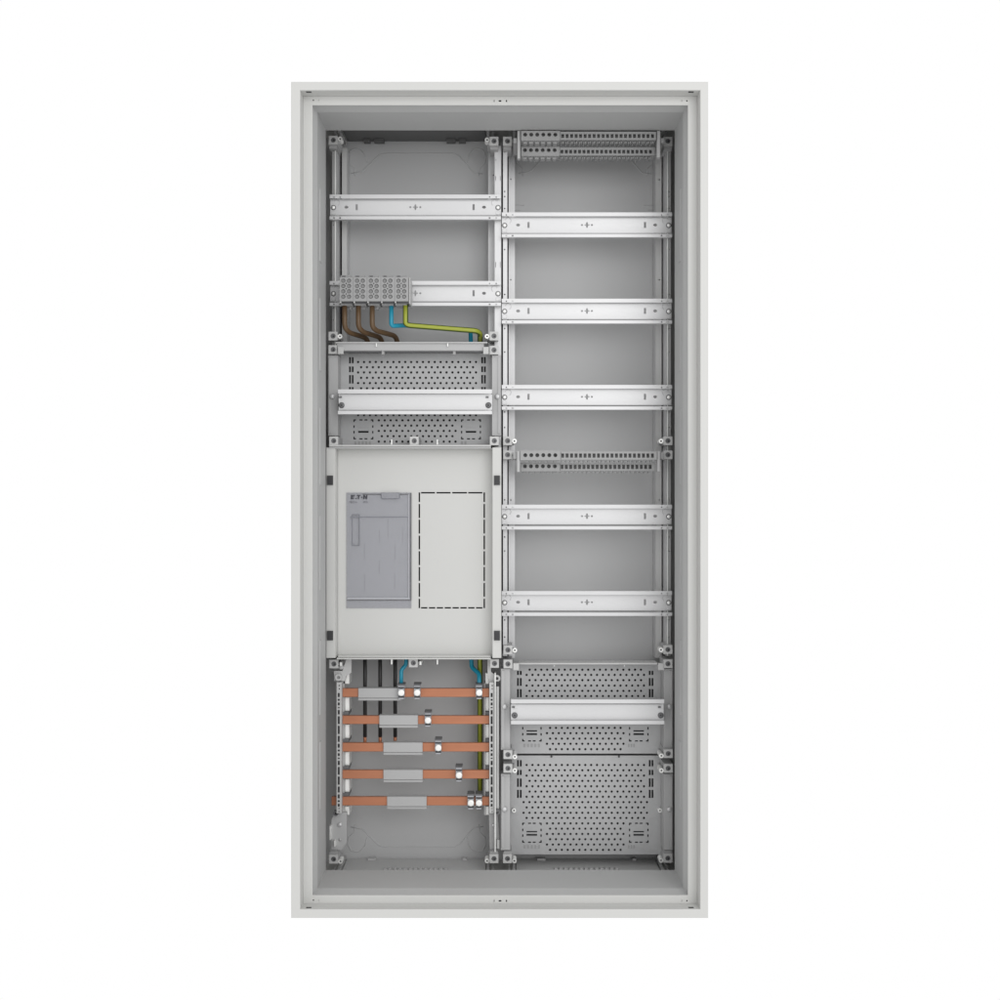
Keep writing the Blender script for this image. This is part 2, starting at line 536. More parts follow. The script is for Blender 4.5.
# ================================================================== CORNER BLOCKS
def corner(label, cx, cy, kind, side, d=.150, foot=0):
    """kind: ring (screw eye at the side), tab (white plug), none"""
    r = thing('corner_block', label, 'corner block', W(cx, cy, d), 'grey corner blocks that clip the frames together')
    mb = MB()
    mb.plate(rect(cx - 4.4, cy - 4.3, cx + 4.4, cy + 4.3), [circ(cx, cy, 2.6, 14)], d, .004)
    mb.build('block_face', M['block'], r)
    MB().box(cx - 4.3, cy - 4.2, cx + 4.3, cy + 4.2, d + .0045, .195).build('block_body', M['plastic'], r)
    mb = MB()
    mb.cyl(cx, cy, 2.5, d + .0014, d + .0044, 14)
    mb.build('socket', M['lug'], r)
    MB().cyl(cx + .5, cy + .3, 1.0, d + .0009, d + .0013, 8).build('socket_pin', M['dark'], r)
    if kind == 'ring':
        mb = MB()
        mb.ring(cx + side * 6.9, cy - 1.2 if cy < 300 else cy + (2.2 if cy > 700 else .3), .95, 2.3, d + .003, .168)
        mb.build('screw_eye', M['screw'], r)
        y = cy - 1.2 if cy < 300 else cy + (2.2 if cy > 700 else .3)
        MB().cyl(cx + side * 6.9, y, .95, d + .0055, .168, 10).build('screw_recess', M['dark'], r)
        MB().box(cx + min(side * 4.4, side * 6.8), cy + .5, cx + max(side * 4.4, side * 6.8), cy + 3.6, d + .007, .19).build('side_arm', M['plastic'], r)
    if kind == 'tab':
        x0, x1 = sorted((cx + side * 6.0, cx + side * 8.2))
        MB().bbox(x0, cy - 1.8, x1, cy + 2, d + .003, .18, .3).build('side_plug', M['screw'], r)
        x0, x1 = sorted((cx + side * 4.4, cx + side * 6.0))
        MB().box(x0, cy - 1, x1, cy + 1, d + .006, .18).build('side_arm', M['plastic'], r)
    if foot:
        y0, y1 = (cy + 4.5, cy + 8.6) if foot > 0 else (cy - 7.5, cy - 4.5)
        MB().prism([(cx - 4.2, y0 if foot > 0 else y1), (cx + 4.2, y0 if foot > 0 else y1), (cx + 3.8, y1 if foot > 0 else y0), (cx - 3.8, y1 if foot > 0 else y0)], d + .006, .19).build('block_foot', M['midgrey'], r)
    return r
LBL = 'grey corner block '
corner(LBL + 'in the top left corner of the left bay', 333.2, 140, 'ring', 1, foot=1)
corner(LBL + 'in the top right corner of the left bay', 494, 141, 'ring', -1, foot=1)
corner(LBL + 'with screw eye left of where the brown cables end', 333, 336, 'ring', 1)
corner(LBL + 'at the upper left end of the left perforated tray', 333, 349.5, 'none', 1)
corner(LBL + 'with screw eye right of the bent green-yellow cable', 494, 336, 'ring', -1)
corner(LBL + 'at the upper right end of the left perforated tray', 494, 350, 'none', 1)
corner(LBL + 'at the lower left end of the left perforated tray', 333.6, 440.8, 'none', 1, d=.132)
corner(LBL + 'at the lower right end of the left perforated tray', 494.3, 440.8, 'none', 1, d=.132)
corner(LBL + 'at the middle of the cover plate top edge', 414.2, 440.8, 'none', 1, d=.134)
corner(LBL + 'under the lower left end of the cover plate', 333.8, 664, 'tab', 1, d=.152)
corner(LBL + 'under the lower right end of the cover plate', 494.5, 663.5, 'none', 1)
corner(LBL + 'under the middle of the cover plate beside a blue cable', 413.3, 663, 'tab', 1, d=.150)
corner(LBL + 'in the bottom left corner of the left bay', 333.5, 859.3, 'ring', 1, foot=-1)
corner(LBL + 'in the bottom right corner of the left bay', 494, 858.8, 'ring', -1, foot=-1)
corner(LBL + 'left of the top terminal strips in the right bay', 507.5, 141, 'tab', 1, foot=1)
corner(LBL + 'right of the top terminal strips in the right bay', 668, 141, 'tab', -1, foot=1)
corner(LBL + 'with screw eye above the left end of the middle terminal strips', 507.6, 440.8, 'ring', 1)
corner(LBL + 'with white plug at the left end of the middle terminal strips', 507.6, 454.8, 'tab', 1)
corner(LBL + 'with screw eye above the right end of the middle terminal strips', 668, 440.8, 'ring', -1)
corner(LBL + 'with white plug at the right end of the middle terminal strips', 668, 454.8, 'tab', -1)
corner(LBL + 'with screw eye under the lowest right bay rail, left end', 507.9, 650, 'ring', 1)
corner(LBL + 'at the upper left end of the right upper perforated tray', 507.9, 664, 'none', 1)
corner(LBL + 'with screw eye under the lowest right bay rail, right end', 668, 649.6, 'ring', -1)
corner(LBL + 'at the upper right end of the right upper perforated tray', 668, 663.8, 'none', 1)
corner(LBL + 'at the lower left end of the right upper perforated tray', 507.9, 754.7, 'ring', 1, d=.142)
corner(LBL + 'at the upper left end of the right lower perforated tray', 507.9, 768.4, 'ring', 1, d=.142)
corner(LBL + 'at the lower right end of the right upper perforated tray', 668.3, 753.7, 'ring', -1, d=.142)
corner(LBL + 'at the upper right end of the right lower perforated tray', 668.3, 768.4, 'ring', -1, d=.142)
corner(LBL + 'in the bottom left corner of the right bay', 507.5, 858.8, 'ring', 1, foot=-1)
corner(LBL + 'in the bottom right corner of the right bay', 668, 858.4, 'ring', -1, foot=-1)

# ================================================================== DIN RAILS
def rail_mesh(x0, x1, yc, d, half=12.4, lip=4.2, webholes=(), lipholes=()):
    """top-hat rail: two front lips, inner returns, recessed web, holes cut through"""
    mb = MB()
    yt, yb = yc - half, yc + half
    th = .0011
    hb = [h for h in lipholes if h[0][1] > yc]
    ht = [h for h in lipholes if h[0][1] < yc]
    mb.plate(rect(x0, yt, x1, yt + lip - .4), ht, d, th)
    mb.plate(rect(x0, yb - lip + .9, x1, yb), hb, d, th)
    s = sc(d)
    ax, bx = W(x0, 0, d).x, W(x1, 0, d).x
    wd = d + .0065
    z1 = W(0, yt + lip - .4, d).z
    z0 = W(0, yb - lip + .9, d).z
    zt, zb_ = W(0, yt + .3, d).z, W(0, yb - .3, d).z
    mb.wbox(ax, bx, d + th + .0001, wd + .0036, zt - .001, zt)
    mb.wbox(ax, bx, d + th + .0001, wd + .0036, zb_, zb_ + .001)
    # web drawn at its own depth
    yw1 = yt + lip - .4 + .9
    yw0 = yb - lip + .9 - .75
    k = sc(d) / sc(wd)
    X = lambda x: 500 + (x - 500) * k
    mb.plate(rect(X(x0), yw1, X(x1), yw0), webholes, wd, .001)
    return mb, wd
def std_holes(cx, yc, ov, vs):
    h = [oval(cx, yc, 1.15, 3.1, 8), circ(cx - 5, yc, 1.05, 8), circ(cx + 4.9, yc, 1.05, 8), rect(cx - 2.4, yc - .6, cx - 1.3, yc + .6), rect(cx + 1.3, yc - .6, cx + 2.4, yc + .6)]
    for x in ov:
        h.append(oval(x, yc, 2.0, 1.5, 10))
    for x in vs:
        h.append(rrect(x - 1.1, yc - 3, x + 1.1, yc + 3, .4, 2))
    return h
def din_rail(label, x0, x1, yc, ov, vs, scr, cx, notch):
    d = .1575
    r = thing('mounting_rail', label, 'rail', W((x0 + x1) / 2, yc + 12.4, d), 'zinc mounting rails across the bays')
    lh = []
    for x in notch:
        lh += [circ(x, yc - 9.9, .75, 8), rect(x - .8, yc + 10.2, x + .8, yc + 12.0)]
    mb, wd = rail_mesh(x0, x1, yc, d, webholes=std_holes(cx, yc + .2, ov, vs), lipholes=lh)
    mb.build('rail_profile', M['steel'], r)
    for i, x in enumerate(scr):
        MB().ring(x, yc + .6, 1.9, 2.7, wd - .0004, wd - .0001).build('screw_washer', M['lug'], r)
        MB().dome(x, yc + .6, 1.9, wd - .0002, .0022).build('screw', M['screw'], r)
        sg = 1 if x < cx else -1
        arc = [W(x + sg * (3.6 + 2.9 * math.cos(math.radians(t_))), yc - 4.2 - 2.9 * math.sin(math.radians(t_)), wd - .0003) for t_ in range(-60, 190, 25)]
        MB().tube(arc, .0004, 5).build('stamped_arc', M['strip'], r)
        MB().bbox(x - 2.2, yc + 4.3, x + 2.2, yc + 7.6, wd - .0006, wd - .0001, .2).build('stamped_tab', M['strip'], r)
    return r
lr = din_rail('empty zinc mounting rail at the top of the left bay', 329.6, 501.0, 207, (346.4, 484), (356.7, 473.6), (333.4, 498), 415.4, (333.9, 340, 489.6, 496.2))
dup(lr, shift(0, 86.4, .1575), 'zinc mounting rail in the left bay carrying the grey terminal blocks')
rr = din_rail('first empty zinc mounting rail below the top terminal strips in the right bay', 501.8, 672.1, 224.8, (518.1, 655.2), (528.5, 645), (504.6, 668.7), 587, (506.3, 512.6, 661.6, 667.6))
for dy, l in ((86.3, 'second empty zinc mounting rail from the top of the right bay'),
              (172.5, 'empty zinc mounting rail just above the middle terminal strips of the right bay'),
              (292.3, 'empty zinc mounting rail just below the middle terminal strips of the right bay'),
              (378.7, 'lowest empty zinc mounting rail of the right bay, above the perforated trays')):
    dup(rr, shift(0, dy, .1575), l)
def kit_rail(label, x0, x1, yc):
    d = .128
    r = thing('mounting_rail', label, 'rail', W((x0 + x1) / 2, yc + 12.4, d), 'zinc mounting rails across the bays')
    mb, wd = rail_mesh(x0, x1, yc, d, half=12.4, lip=4.4, webholes=[circ(x0 + 4, yc + 3.5, 1.3, 8), circ(x1 - 4, yc + 3.5, 1.3, 8)])
    mb.build('rail_profile', M['steel'], r)
    for x, sg in ((x0 + 3.6, 1), (x1 - 3.6, -1)):
        MB().dome(x, yc + 3.4, 3.0, wd - .0003, .0024).build('dark_screw', M['lug'], r)
        MB().cyl(x, yc + 3.4, 1.0, wd - .0030, wd - .0022, 6).build('screw_socket', M['dark'], r)
        MB().box(x - 2.6, yc - 5.6, x + .2, yc - 3.9, wd - .0016, wd - .0002).build('stamped_tab', M['lug'], r)
        MB().box(x - 1.2, yc - 3.2, x + 2.4, yc - 2.4, wd - .0008, wd - .0002).build('stamped_tab', M['strip'], r)
    MB().box(x0 + 1, yc - 11, x1 - 1, yc + 11, .150, .151).build('rail_backing', M['steel'], r)
    # struts carrying the rail off the tray behind
    a_, b_ = W(x0 + 1, yc - 4, d), W(x0 + 5, yc + 4, d)
    MB().wbox(a_.x, b_.x, 0.1514, .185, b_.z, a_.z).build('standoff', M['plastic'], r)
    a_, b_ = W(x1 - 5, yc - 4, d), W(x1 - 1, yc + 4, d)
    MB().wbox(a_.x, b_.x, 0.1514, .185, b_.z, a_.z).build('standoff', M['plastic'], r)
kit_rail('bright plain rail with dark end screws in front of the left perforated tray', 338, 492, 401.8)
kit_rail('bright plain rail with dark end screws in front of the right perforated tray', 511, 664.3, 711.9)

# ================================================================== PERFORATED TRAYS
PT = .186
def hrow(x0, x1, y, r=1.22, step=5.87):
    n = round((x1 - x0) / step)
    return [circ(x0 + (x1 - x0) * i / n, y, r, 8) for i in range(n + 1)]
def dashsq(x0, y0, x1, y1):
    h = []
    w = 1.25
    h += [rect(x0 + 6, y0, x0 + 9, y0 + w), rect(x1 - 9, y0, x1 - 6, y0 + w), rect(x0 + 6, y1 - w, x0 + 9, y1), rect(x1 - 9, y1 - w, x1 - 6, y1)]
    for x in (x0, x1 - w):
        h += [rect(x, y0 + 6, x + w, y0 + 8.5), rect(x, y1 - 8.5, x + w, y1 - 6)]
    h += [[(x0, y0), (x0 + 2.6, y0), (x0 + 2.6, y0 + w), (x0 + w, y0 + w), (x0 + w, y0 + 2.6), (x0, y0 + 2.6)],
          [(x1, y0), (x1 - 2.6, y0), (x1 - 2.6, y0 + w), (x1 - w, y0 + w), (x1 - w, y0 + 2.6), (x1, y0 + 2.6)],
          [(x0, y1), (x0 + 2.6, y1), (x0 + 2.6, y1 - w), (x0 + w, y1 - w), (x0 + w, y1 - 2.6), (x0, y1 - 2.6)],
          [(x1, y1), (x1 - 2.6, y1), (x1 - 2.6, y1 - w), (x1 - w, y1 - w), (x1 - w, y1 - 2.6), (x1, y1 - 2.6)]]
    return h
def slotpair(xa, xb, spans):
    h = []
    for y0, y1 in spans:
        h += [rect(xa, y0, xa + 1.9, y1), rrect(xb - 1.9, y0, xb, y1, .5, 2)]
    return h
def tray(label, y0, y1, holes, xs, bars, screws, bar_y):
    """xs: plate x0,x1 ; bars: two (x0,x1) ; screws: y"""
    r = thing('perforated_tray', label, 'mounting tray', W((xs[0] + xs[1]) / 2, y1, PT), 'perforated metal trays')
    MB().plate(rect(xs[0], y0, xs[1], y1), holes, PT, .0015).build('perforated_sheet', M['perf'], r)
    MB().box(xs[0] + 1, y0 + 1, xs[1] - 1, y1 - 1, PT + .007, PT + .009).build('hole_dark_sheet', M['dark'], r)  # added dark sheet: makes the holes read dark and hides the cables
    for i, (x0, x1) in enumerate(bars):
        mb = MB()
        xm = (x0 + x1) / 2
        # folded side bar: three facets
        mb.prism([(x0, bar_y[0]), (x1, bar_y[0]), (x1, bar_y[1]), (x0, bar_y[1])], .157, .184)
        mb.build('side_bar', M['plastic'], r)
        MB().box(x0 + (.8 if i == 0 else 6), bar_y[0] + 2, x0 + (3.6 if i == 0 else 8.2), bar_y[1] - 2, .1555, .1568).build('bar_ridge', M['plastic'], r)
        for sy in screws:
            xx = xm + (-1 if i == 0 else 1)
            MB().dome(xx, sy, 2.6, .1555, .003).build('bar_screw', M['steel'], r)
        ex = x0 - .9 if i == 0 else x1
    return r
h = []
for i, y in enumerate((362, 367.2, 372.4, 377.8, 383.1, 388.3)):
    h += hrow(358.1, 476, y) if i % 2 == 0 else hrow(361.1, 473, y)
for y in (393.6, 398.9, 404.2, 409.6):
    h += hrow(361.1, 473, y)
h += hrow(358.1, 476, 415.1)
for i, y in enumerate((420.3, 425.6, 430.9, 436.2, 441.6)):
    h += hrow(378.8, 455.5, y) if i % 2 == 0 else hrow(381.8, 452.4, y)
sp = ((357, 363.4), (366.4, 372.2), (375, 383.6), (387, 391))
h += slotpair(349, 353.6, sp) + slotpair(481.2, 485.8, sp)
for x0 in (353.4, 461):
    h += dashsq(x0, 419.3, x0 + 20, 439.4)
    h += [rect(x0 + 4.8, 431, x0 + 15.2, 432.8)]
tl = tray('grey perforated sheet tray under the brown cables in the left bay', 352, 446, h, (338.2, 491.8), ((328.2, 338), (492, 501)), (396.6,), (355.2, 435.6))
for x0 in (353.4, 461):
    MB().box(x0 + 4.8, 426, x0 + 15.2, 427.2, PT - .0012, PT - .0001).build('pressed_louvre', M['perf'], tl)
    MB().box(x0 + 4.8, 429.5, x0 + 15.2, 430.8, PT - .0016, PT - .0001).build('pressed_louvre', M['perf'], tl)
# top trim bar with hooks, and end tabs
MB().bbox(336.5, 342.6, 484, 350.8, .150, .168, .6).build('top_trim', M['plastic'], tl)
MB().bbox(335.5, 341.9, 487.5, 343.2, .147, .1496, .2).build('trim_edge', M['block'], tl)
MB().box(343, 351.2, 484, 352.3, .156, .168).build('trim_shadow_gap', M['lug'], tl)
for x in (376.3, 447.6):
    MB().box(x - .5, 343.3, x + .5, 346.4, .1465, .1495).build('trim_hook', M['screw'], tl)
    MB().box(x + 5.4, 350.9, x + 8.0, 354.6, .152, .156).build('trim_hook', M['midgrey'], tl)
for x0 in (337.8, 483.2):
    MB().bbox(x0, 346.8, x0 + 5.6, 354, .1455, .1495, .3).build('end_tab', M['block'], tl)
MB().bbox(329, 444.8, 491, 446.6, .131, .15, .3).build('bottom_trim', M['block'], tl)
MB().box(329, 446.9, 491, 448.2, .133, .15).build('bottom_trim', M['plastic'], tl)
for x in (391.6, 437.4):
    MB().box(x - .5, 439.6, x + .5, 444.6, .131, .14).build('trim_hook', M['screw'], tl)
def marks(parent, x, y, wd, n):
    for k in range(n):
        MB().box(x + k * wd / n, y, x + k * wd / n + wd / n * .55, y + 3.2, PT - .0006, PT - .0001).build('raised_mark', M['midgrey'], parent)
marks(tl, 354.5, 441.4, 18, 5)
marks(tl, 461, 441.2, 7, 2)

A, B_, A2, B2, C_ = (529.6, 641), (526.6, 644), (550.1, 620.6), (547, 623.5), (523.6, 647)
sp2 = ((670.8, 675), (678, 686), (689, 697.4))
h = []
for i, y in enumerate((669.7, 674.9, 680.2, 685.6, 690.9, 696.1)):
    h += hrow(*(A if i % 2 == 0 else B_), y)
for i, y in enumerate((701.5, 706.7, 712, 717.3, 722.6)):
    h += hrow(*(A2 if i % 2 == 0 else B2), y)
for i, y in enumerate((727.9, 733.2, 738.6, 743.8, 749.2)):
    h += hrow(*(A2 if i % 2 == 0 else B2), y)
h += slotpair(517, 521.7, sp2) + slotpair(648.8, 653.4, sp2)
for x0 in (522.1, 629):
    h += dashsq(x0, 721, x0 + 19.6, 741.6)
    h += [rect(x0 + 4.4, 730.2, x0 + 15, 731.6), rect(x0 + 4.4, 733.3, x0 + 15, 735.1)]
tr = tray('grey perforated sheet tray behind the bright rail at the lower right', 664.6, 753.6, h, (510.4, 663.6), ((500.9, 510.2), (663.8, 672.8)), (706.6,), (668.8, 749.8))
MB().bbox(518.5, 662.9, 657.5, 664.6, .158, .184, .3).build('top_trim', M['block'], tr)
for x0 in (513.2, 658.4):
    MB().bbox(x0, 663.3, x0 + 5.8, 670.3, .150, .156, .3).build('end_tab', M['block'], tr)
for x in (554.2, 624.4):
    MB().box(x - .6, 664.8, x + .6, 666.6, .158, .17).build('trim_hook', M['block'], tr)
marks(tr, 523.5, 744, 18, 5)
marks(tr, 628, 744, 8, 3)
h = []
for i, y in enumerate((765, 770.3, 775.6, 780.9, 786.3, 791.6, 796.8)):
    h += hrow(*(B_ if i % 2 == 0 else A), y)
for i, y in enumerate((802.2, 807.5, 812.8, 818)):
    h += hrow(*(C_ if i % 2 == 0 else B_), y)
for i, y in enumerate((823.4, 828.7, 834, 839.3, 844.6, 849.9)):
    h += hrow(*(B2 if i % 2 == 0 else A2), y)
sp3 = ((760, 766.6), (769.8, 775.2), (778.4, 787), (789.8, 798))
h += slotpair(517, 521.7, sp3) + slotpair(648.8, 653.4, sp3)
for x0 in (522.1, 629):
    h += dashsq(x0, 822.7, x0 + 19.6, 842.9)
    h += [rect(x0 + 4.4, 831, x0 + 15, 832.4), rect(x0 + 4.4, 834, x0 + 15, 835.8)]
tr2 = tray('tall grey perforated sheet tray at the bottom of the right bay', 755.6, 854.4, h, (510.4, 663.6), ((500.9, 510.2), (663.8, 672.8)), (809.3,), (774, 850))
for x in (514, 660):
    MB().ring(x, 810.6, .9, 2.1, PT - .006, PT - .0002).build('screw_eye', M['screw'], tr2)
    MB().cyl(x, 810.6, .9, PT - .003, PT - .0002, 10).build('screw_recess', M['dark'], tr2)
for x in (551.5, 619):
    MB().box(x - .8, 754.8, x + .8, 757.6, PT - .002, PT - .0002).build('edge_notch', M['dark'], tr2)
marks(tr2, 523.5, 845.2, 18, 5)
marks(tr2, 628, 845.2, 8, 3)

# ================================================================== TERMINAL STRIPS
def strip(label, y0, y1, d, depth, rx, ry, sx, sy, shalf, xr, xj):
    """rx: first/last round hole x ; sx: first/last square x ; xr: overall x range ; xj: joint x"""
    r = thing('terminal_strip', label, 'terminal strip', W((xr[0] + xr[1]) / 2, y1, d + depth), 'grey earth and neutral terminal strips')
    holes = [circ(rx[0] + (rx[1] - rx[0]) * i / 5, ry, 2.0, 14) for i in range(6)]
    mb = MB()
    mb.plate(rect(xr[0], y0, xj - .3, y1), holes, d, .003)
    mb.build('round_terminal_face', M['midgrey'], r)
    sq = []
    for i in range(21):
        x = sx[0] + (sx[1] - sx[0]) * i / 20
        sq.append(rect(x - 1.5, sy - shalf, x + 1.5, sy + shalf))
    mb = MB()
    mb.plate(rect(xj, y0 + .8, xr[1], y1 - .6), sq, d + .001, .003)
    mb.build('square_terminal_face', M['midgrey'], r)
    b_ = d + depth
    for x0, x1, o, nm in ((xr[0], xj - .3, 0, 'round_terminal_body'), (xj, xr[1], .8, 'square_terminal_body')):
        a_, c_ = W(x0, y0 + o, d), W(x1, y1 - o, d)
        mb = MB()
        f0 = d + .0042
        mb.wbox(a_.x, c_.x, f0, b_, a_.z - .0012, a_.z)
        mb.wbox(a_.x, c_.x, f0, b_, c_.z, c_.z + .0012)
        mb.wbox(a_.x, c_.x, f0 + .007, b_, c_.z + .0012, a_.z - .0012)
        mb.wbox(a_.x, a_.x + .0012, f0, f0 + .007, c_.z + .0012, a_.z - .0012)
        mb.wbox(c_.x - .0012, c_.x, f0, f0 + .007, c_.z + .0012, a_.z - .0012)
        mb.build(nm, M['midgrey'], r)
    # ribs and contacts on the underside
    zb = W(0, y1, d).z
    first = {}
    for i in range(21):
        x = W(sx[0] + (sx[1] - sx[0]) * i / 20, 0, d).x
        off = Vector((x, 0, 0))
        if 'rib' not in first:
            m1 = MB().wbox(x - .0019, x - .0007, d + .006, b_ - .002, zb - .0022, zb - .0002)
            first['rib'] = (x, m1.build('terminal_rib', M['midgrey'], r))
            m2 = MB().wbox(x + .0002, x + .0016, d + .004, d + .010, zb - .0024, zb - .0004)
            first['con'] = (x, m2.build('contact_clip', M['midgrey'], r))
        else:
            for kk in ('rib', 'con'):
                c = first[kk][1].copy()
                COL.objects.link(c)
                c.parent = r
                c.location = first[kk][1].location + Vector((x - first[kk][0], 0, 0))
    for i in range(6):
        x = W(rx[0] + (rx[1] - rx[0]) * i / 5, 0, d).x
        MB().wbox(x - .0028, x + .0028, d + .006, b_ - .003, zb - .0026, zb - .0002).build('clamp_foot', M['midgrey'], r)
    return r
strip('grey terminal strip at the very top of the right bay, upper one of that pair', 130.9, 140.4, .1195, .021, (525.2, 555.3), 134.6, (562.7, 652.5), 136, 2.0, (521, 656), 560.4)
strip('grey terminal strip near the top of the right bay, lower one of that pair', 146.5, 155.9, .141, .021, (525, 554.6), 150.1, (561.9, 650.3), 151.7, 1.9, (521.3, 655), 559.8)
strip('grey terminal strip in the middle of the right bay, upper one of that pair', 450.6, 460.4, .133, .022, (525.3, 555.3), 455.2, (562.6, 652.4), 455.6, 2.1, (520.4, 657), 560.8)
strip('grey terminal strip in the middle of the right bay, lower one of that pair', 462.6, 471.4, .150, .02, (525, 554.8), 466.3, (561.9, 650.1), 466.9, 2.1, (521, 655.4), 560.2)
def holder(label, x0, x1, y0, y1, d0, d1, arm):
    r = thing('strip_holder', label, 'bracket', W((x0 + x1) / 2, y1, d1), 'end brackets of the terminal strips')
    MB().bbox(x0, y0, x1, y1, d0, d1, .25).build('bracket_plate', M['plastic'], r)
    MB().bbox(arm[0], arm[1], arm[2], arm[3], d0 + .004, .185, .25).build('bracket_arm', M['midgrey'], r)
holder('slim end bracket at the left of the top terminal strips', 517.4, 520.2, 130.8, 158.5, .122, .132, (513.5, 138, 517.2, 143))
holder('slim end bracket at the right of the top terminal strips', 657, 660.2, 130.8, 157.5, .122, .132, (660.4, 138, 664, 143))
holder('slim end bracket at the left of the middle terminal strips', 517, 519.8, 451, 472, .136, .150, (513, 452.5, 516.8, 459))
holder('slim end bracket at the right of the middle terminal strips', 657.4, 660.0, 451, 471.6, .136, .150, (660.2, 452.5, 663.6, 459))

# ================================================================== LARGE TERMINAL BLOCKS
TD = .112
def power_block():
    x0, x1, y0, y1 = 339.6, 353.2, 277.0, 301.2
    r = thing('terminal_block', 'grey power terminal block above the first brown cable, leftmost of the row', 'terminal block', W((x0 + x1) / 2, y1, .156), 'grey power terminal blocks clipped side by side on a rail')
    hs = []
    for i in range(4):
        for x in (x0 + 3.7, x0 + 9.4):
            hs.append(circ(x, 280.7 + 5.3 * i, 2.15, 12))
    for i in range(3):
        hs.append(circ(x0 + 6.55, 283.4 + 5.3 * i, .75, 6))
    MB().plate(rect(x0 + .02, y0, x1 - .0, y1), hs, TD, .003).build('block_face', M['termgrey'], r)
    mb = MB()
    mb.box(x0 + .05, y0 + .2, x1 + .1, y1 - .2, TD + .0032, .153)
    mb.build('block_body', M['termgrey'], r)
    for i in range(4):
        for x in (x0 + 3.7, x0 + 9.4):
            MB().cyl(x, 280.8 + 5.3 * i, 1.6, TD + .0018, TD + .0031, 12).build('clamp_screw', M['termscrew'], r)
    MB().box(x0 + 1.2, 275.3, x0 + 11.4, 276.9, TD + .006, .15).build('upper_latch', M['termgrey'], r)
    MB().box(x0 + 2.6, 275.6, x0 + 5.6, 276.6, TD + .004, TD + .006).build('latch_notch', M['lug'], r)
    MB().box(x0 + 1.6, 301.4, x1 - .05, 303.4, TD + .008, .150).build('wire_mouth', M['lug'], r)
    MB().box(x0 + .1, 301.3, x0 + 1.5, 302.8, TD + .001, .150).build('mouth_rib', M['block'], r)
    MB().box(x0 + 1.0, 303.6, x1 - 1.0, 305, TD + .014, .152).build('block_foot', M['plastic'], r)
    MB().box(x0 + 9.8, 305.2, x0 + 12, 309.4, .146, .152).build('foot_clip', M['plastic'], r)
    return r
pb = power_block()
for k, l in ((1, 'grey power terminal block above the second brown cable'), (2, 'grey power terminal block above the third brown cable, middle of the row'),
             (3, 'grey power terminal block above the blue cable'), (4, 'grey power terminal block above the green-yellow cable, rightmost of the row')):
    dup(pb, shift(13.78 * k, 0, TD), l)
ep = MB()
ep.bbox(408.75, 277.5, 410.2, 303.5, .118, .156, .3)
tag(ep.build('end_clamp', M['block']), 'thin pale end plate closing the right end of the power terminal row', 'end plate')

# ================================================================== CABLES
def cable(name, label, pts, rpx, m, rad=.008, stripe=None, group=None, tip=None):
    P = [W(*p) for p in pts]
    P = fillet(P, rad)
    r = thing(name, label, 'cable', P[-1], group)
    MB().tube(P, rpx * sc(.15), 24, stripe=stripe).build('insulation', m, r)
    if tip:
        a_, b_ = W(*tip[0]), W(*tip[1])
        MB().tube([a_, (a_ + b_) / 2, b_], rpx * .86 * sc(.2), 12).build('bare_end', M['copper'], r)
    return r
G = 'brown cables hanging from the power terminals'
cable('brown_cable', 'brown cable bending under the leftmost power terminal block', [(344.6, 300, .135), (344.6, 327.5, .137), (349, 332.5, .148), (367, 338, .182), (369.5, 352, .2), (369.5, 420, .215)], 2.55, M['brown'], .009, group=G)
cable('brown_cable', 'brown cable bending under the second power terminal block', [(358.4, 300, .135), (358.4, 327, .137), (363, 332, .148), (381, 337.5, .182), (384, 352, .2), (384, 420, .215)], 2.55, M['brown'], .009, group=G)
cable('brown_cable', 'brown cable bending under the third power terminal block, the rightmost brown one', [(372.2, 300, .135), (372.2, 327, .137), (377, 331, .148), (396, 336, .182), (399.3, 352, .2), (399.3, 420, .215)], 2.55, M['brown'], .009, group=G)
cable('blue_cable', 'long blue cable passing behind the green-yellow cable to the far right busbar clamp',
      [(391.3, 300, .135), (391.3, 326, .137), (404, 325.4, .15), (470.5, 329.9, .18), (471, 347, .20), (471, 640, .205), (471.5, 667, .197), (479.2, 674, .185), (479.3, 688, .172)], 2.2, M['blue'], .0045)
cable('earth_cable', 'bright green-yellow cable running from the terminal row down to the lowest busbar',
      [(405.6, 300, .13), (405.6, 323.8, .132), (409, 325.4, .133), (476.5, 330.8, .145), (480.2, 333.5, .160), (480.2, 346, .192), (480.2, 360, .20), (480, 620, .20), (480, 795, .195)], 2.7, [M['green'], M['lime']], .006, stripe=31)
cable('blue_cable', 'short blue cable dropping from under the cover plate to the clamp nearest the grey sleeve', [(406.2, 640, .178), (406.2, 664.5, .178), (401.3, 670, .175), (401.2, 688, .170)], 1.95, M['blue'], .0035)
for x, l in ((365, 'black cable behind the busbars, leftmost of three'), (380.2, 'black cable behind the busbars, middle of three'), (395.2, 'black cable behind the busbars, rightmost of three')):
    cable('black_cable', l, [(x, 640, .197), (x, 690, .197), (x, 736.8, .197)], 2.0, M['black'], group='black cables with bare copper ends behind the busbars', tip=((x, 736, .197), (x, 744.5, .197)))

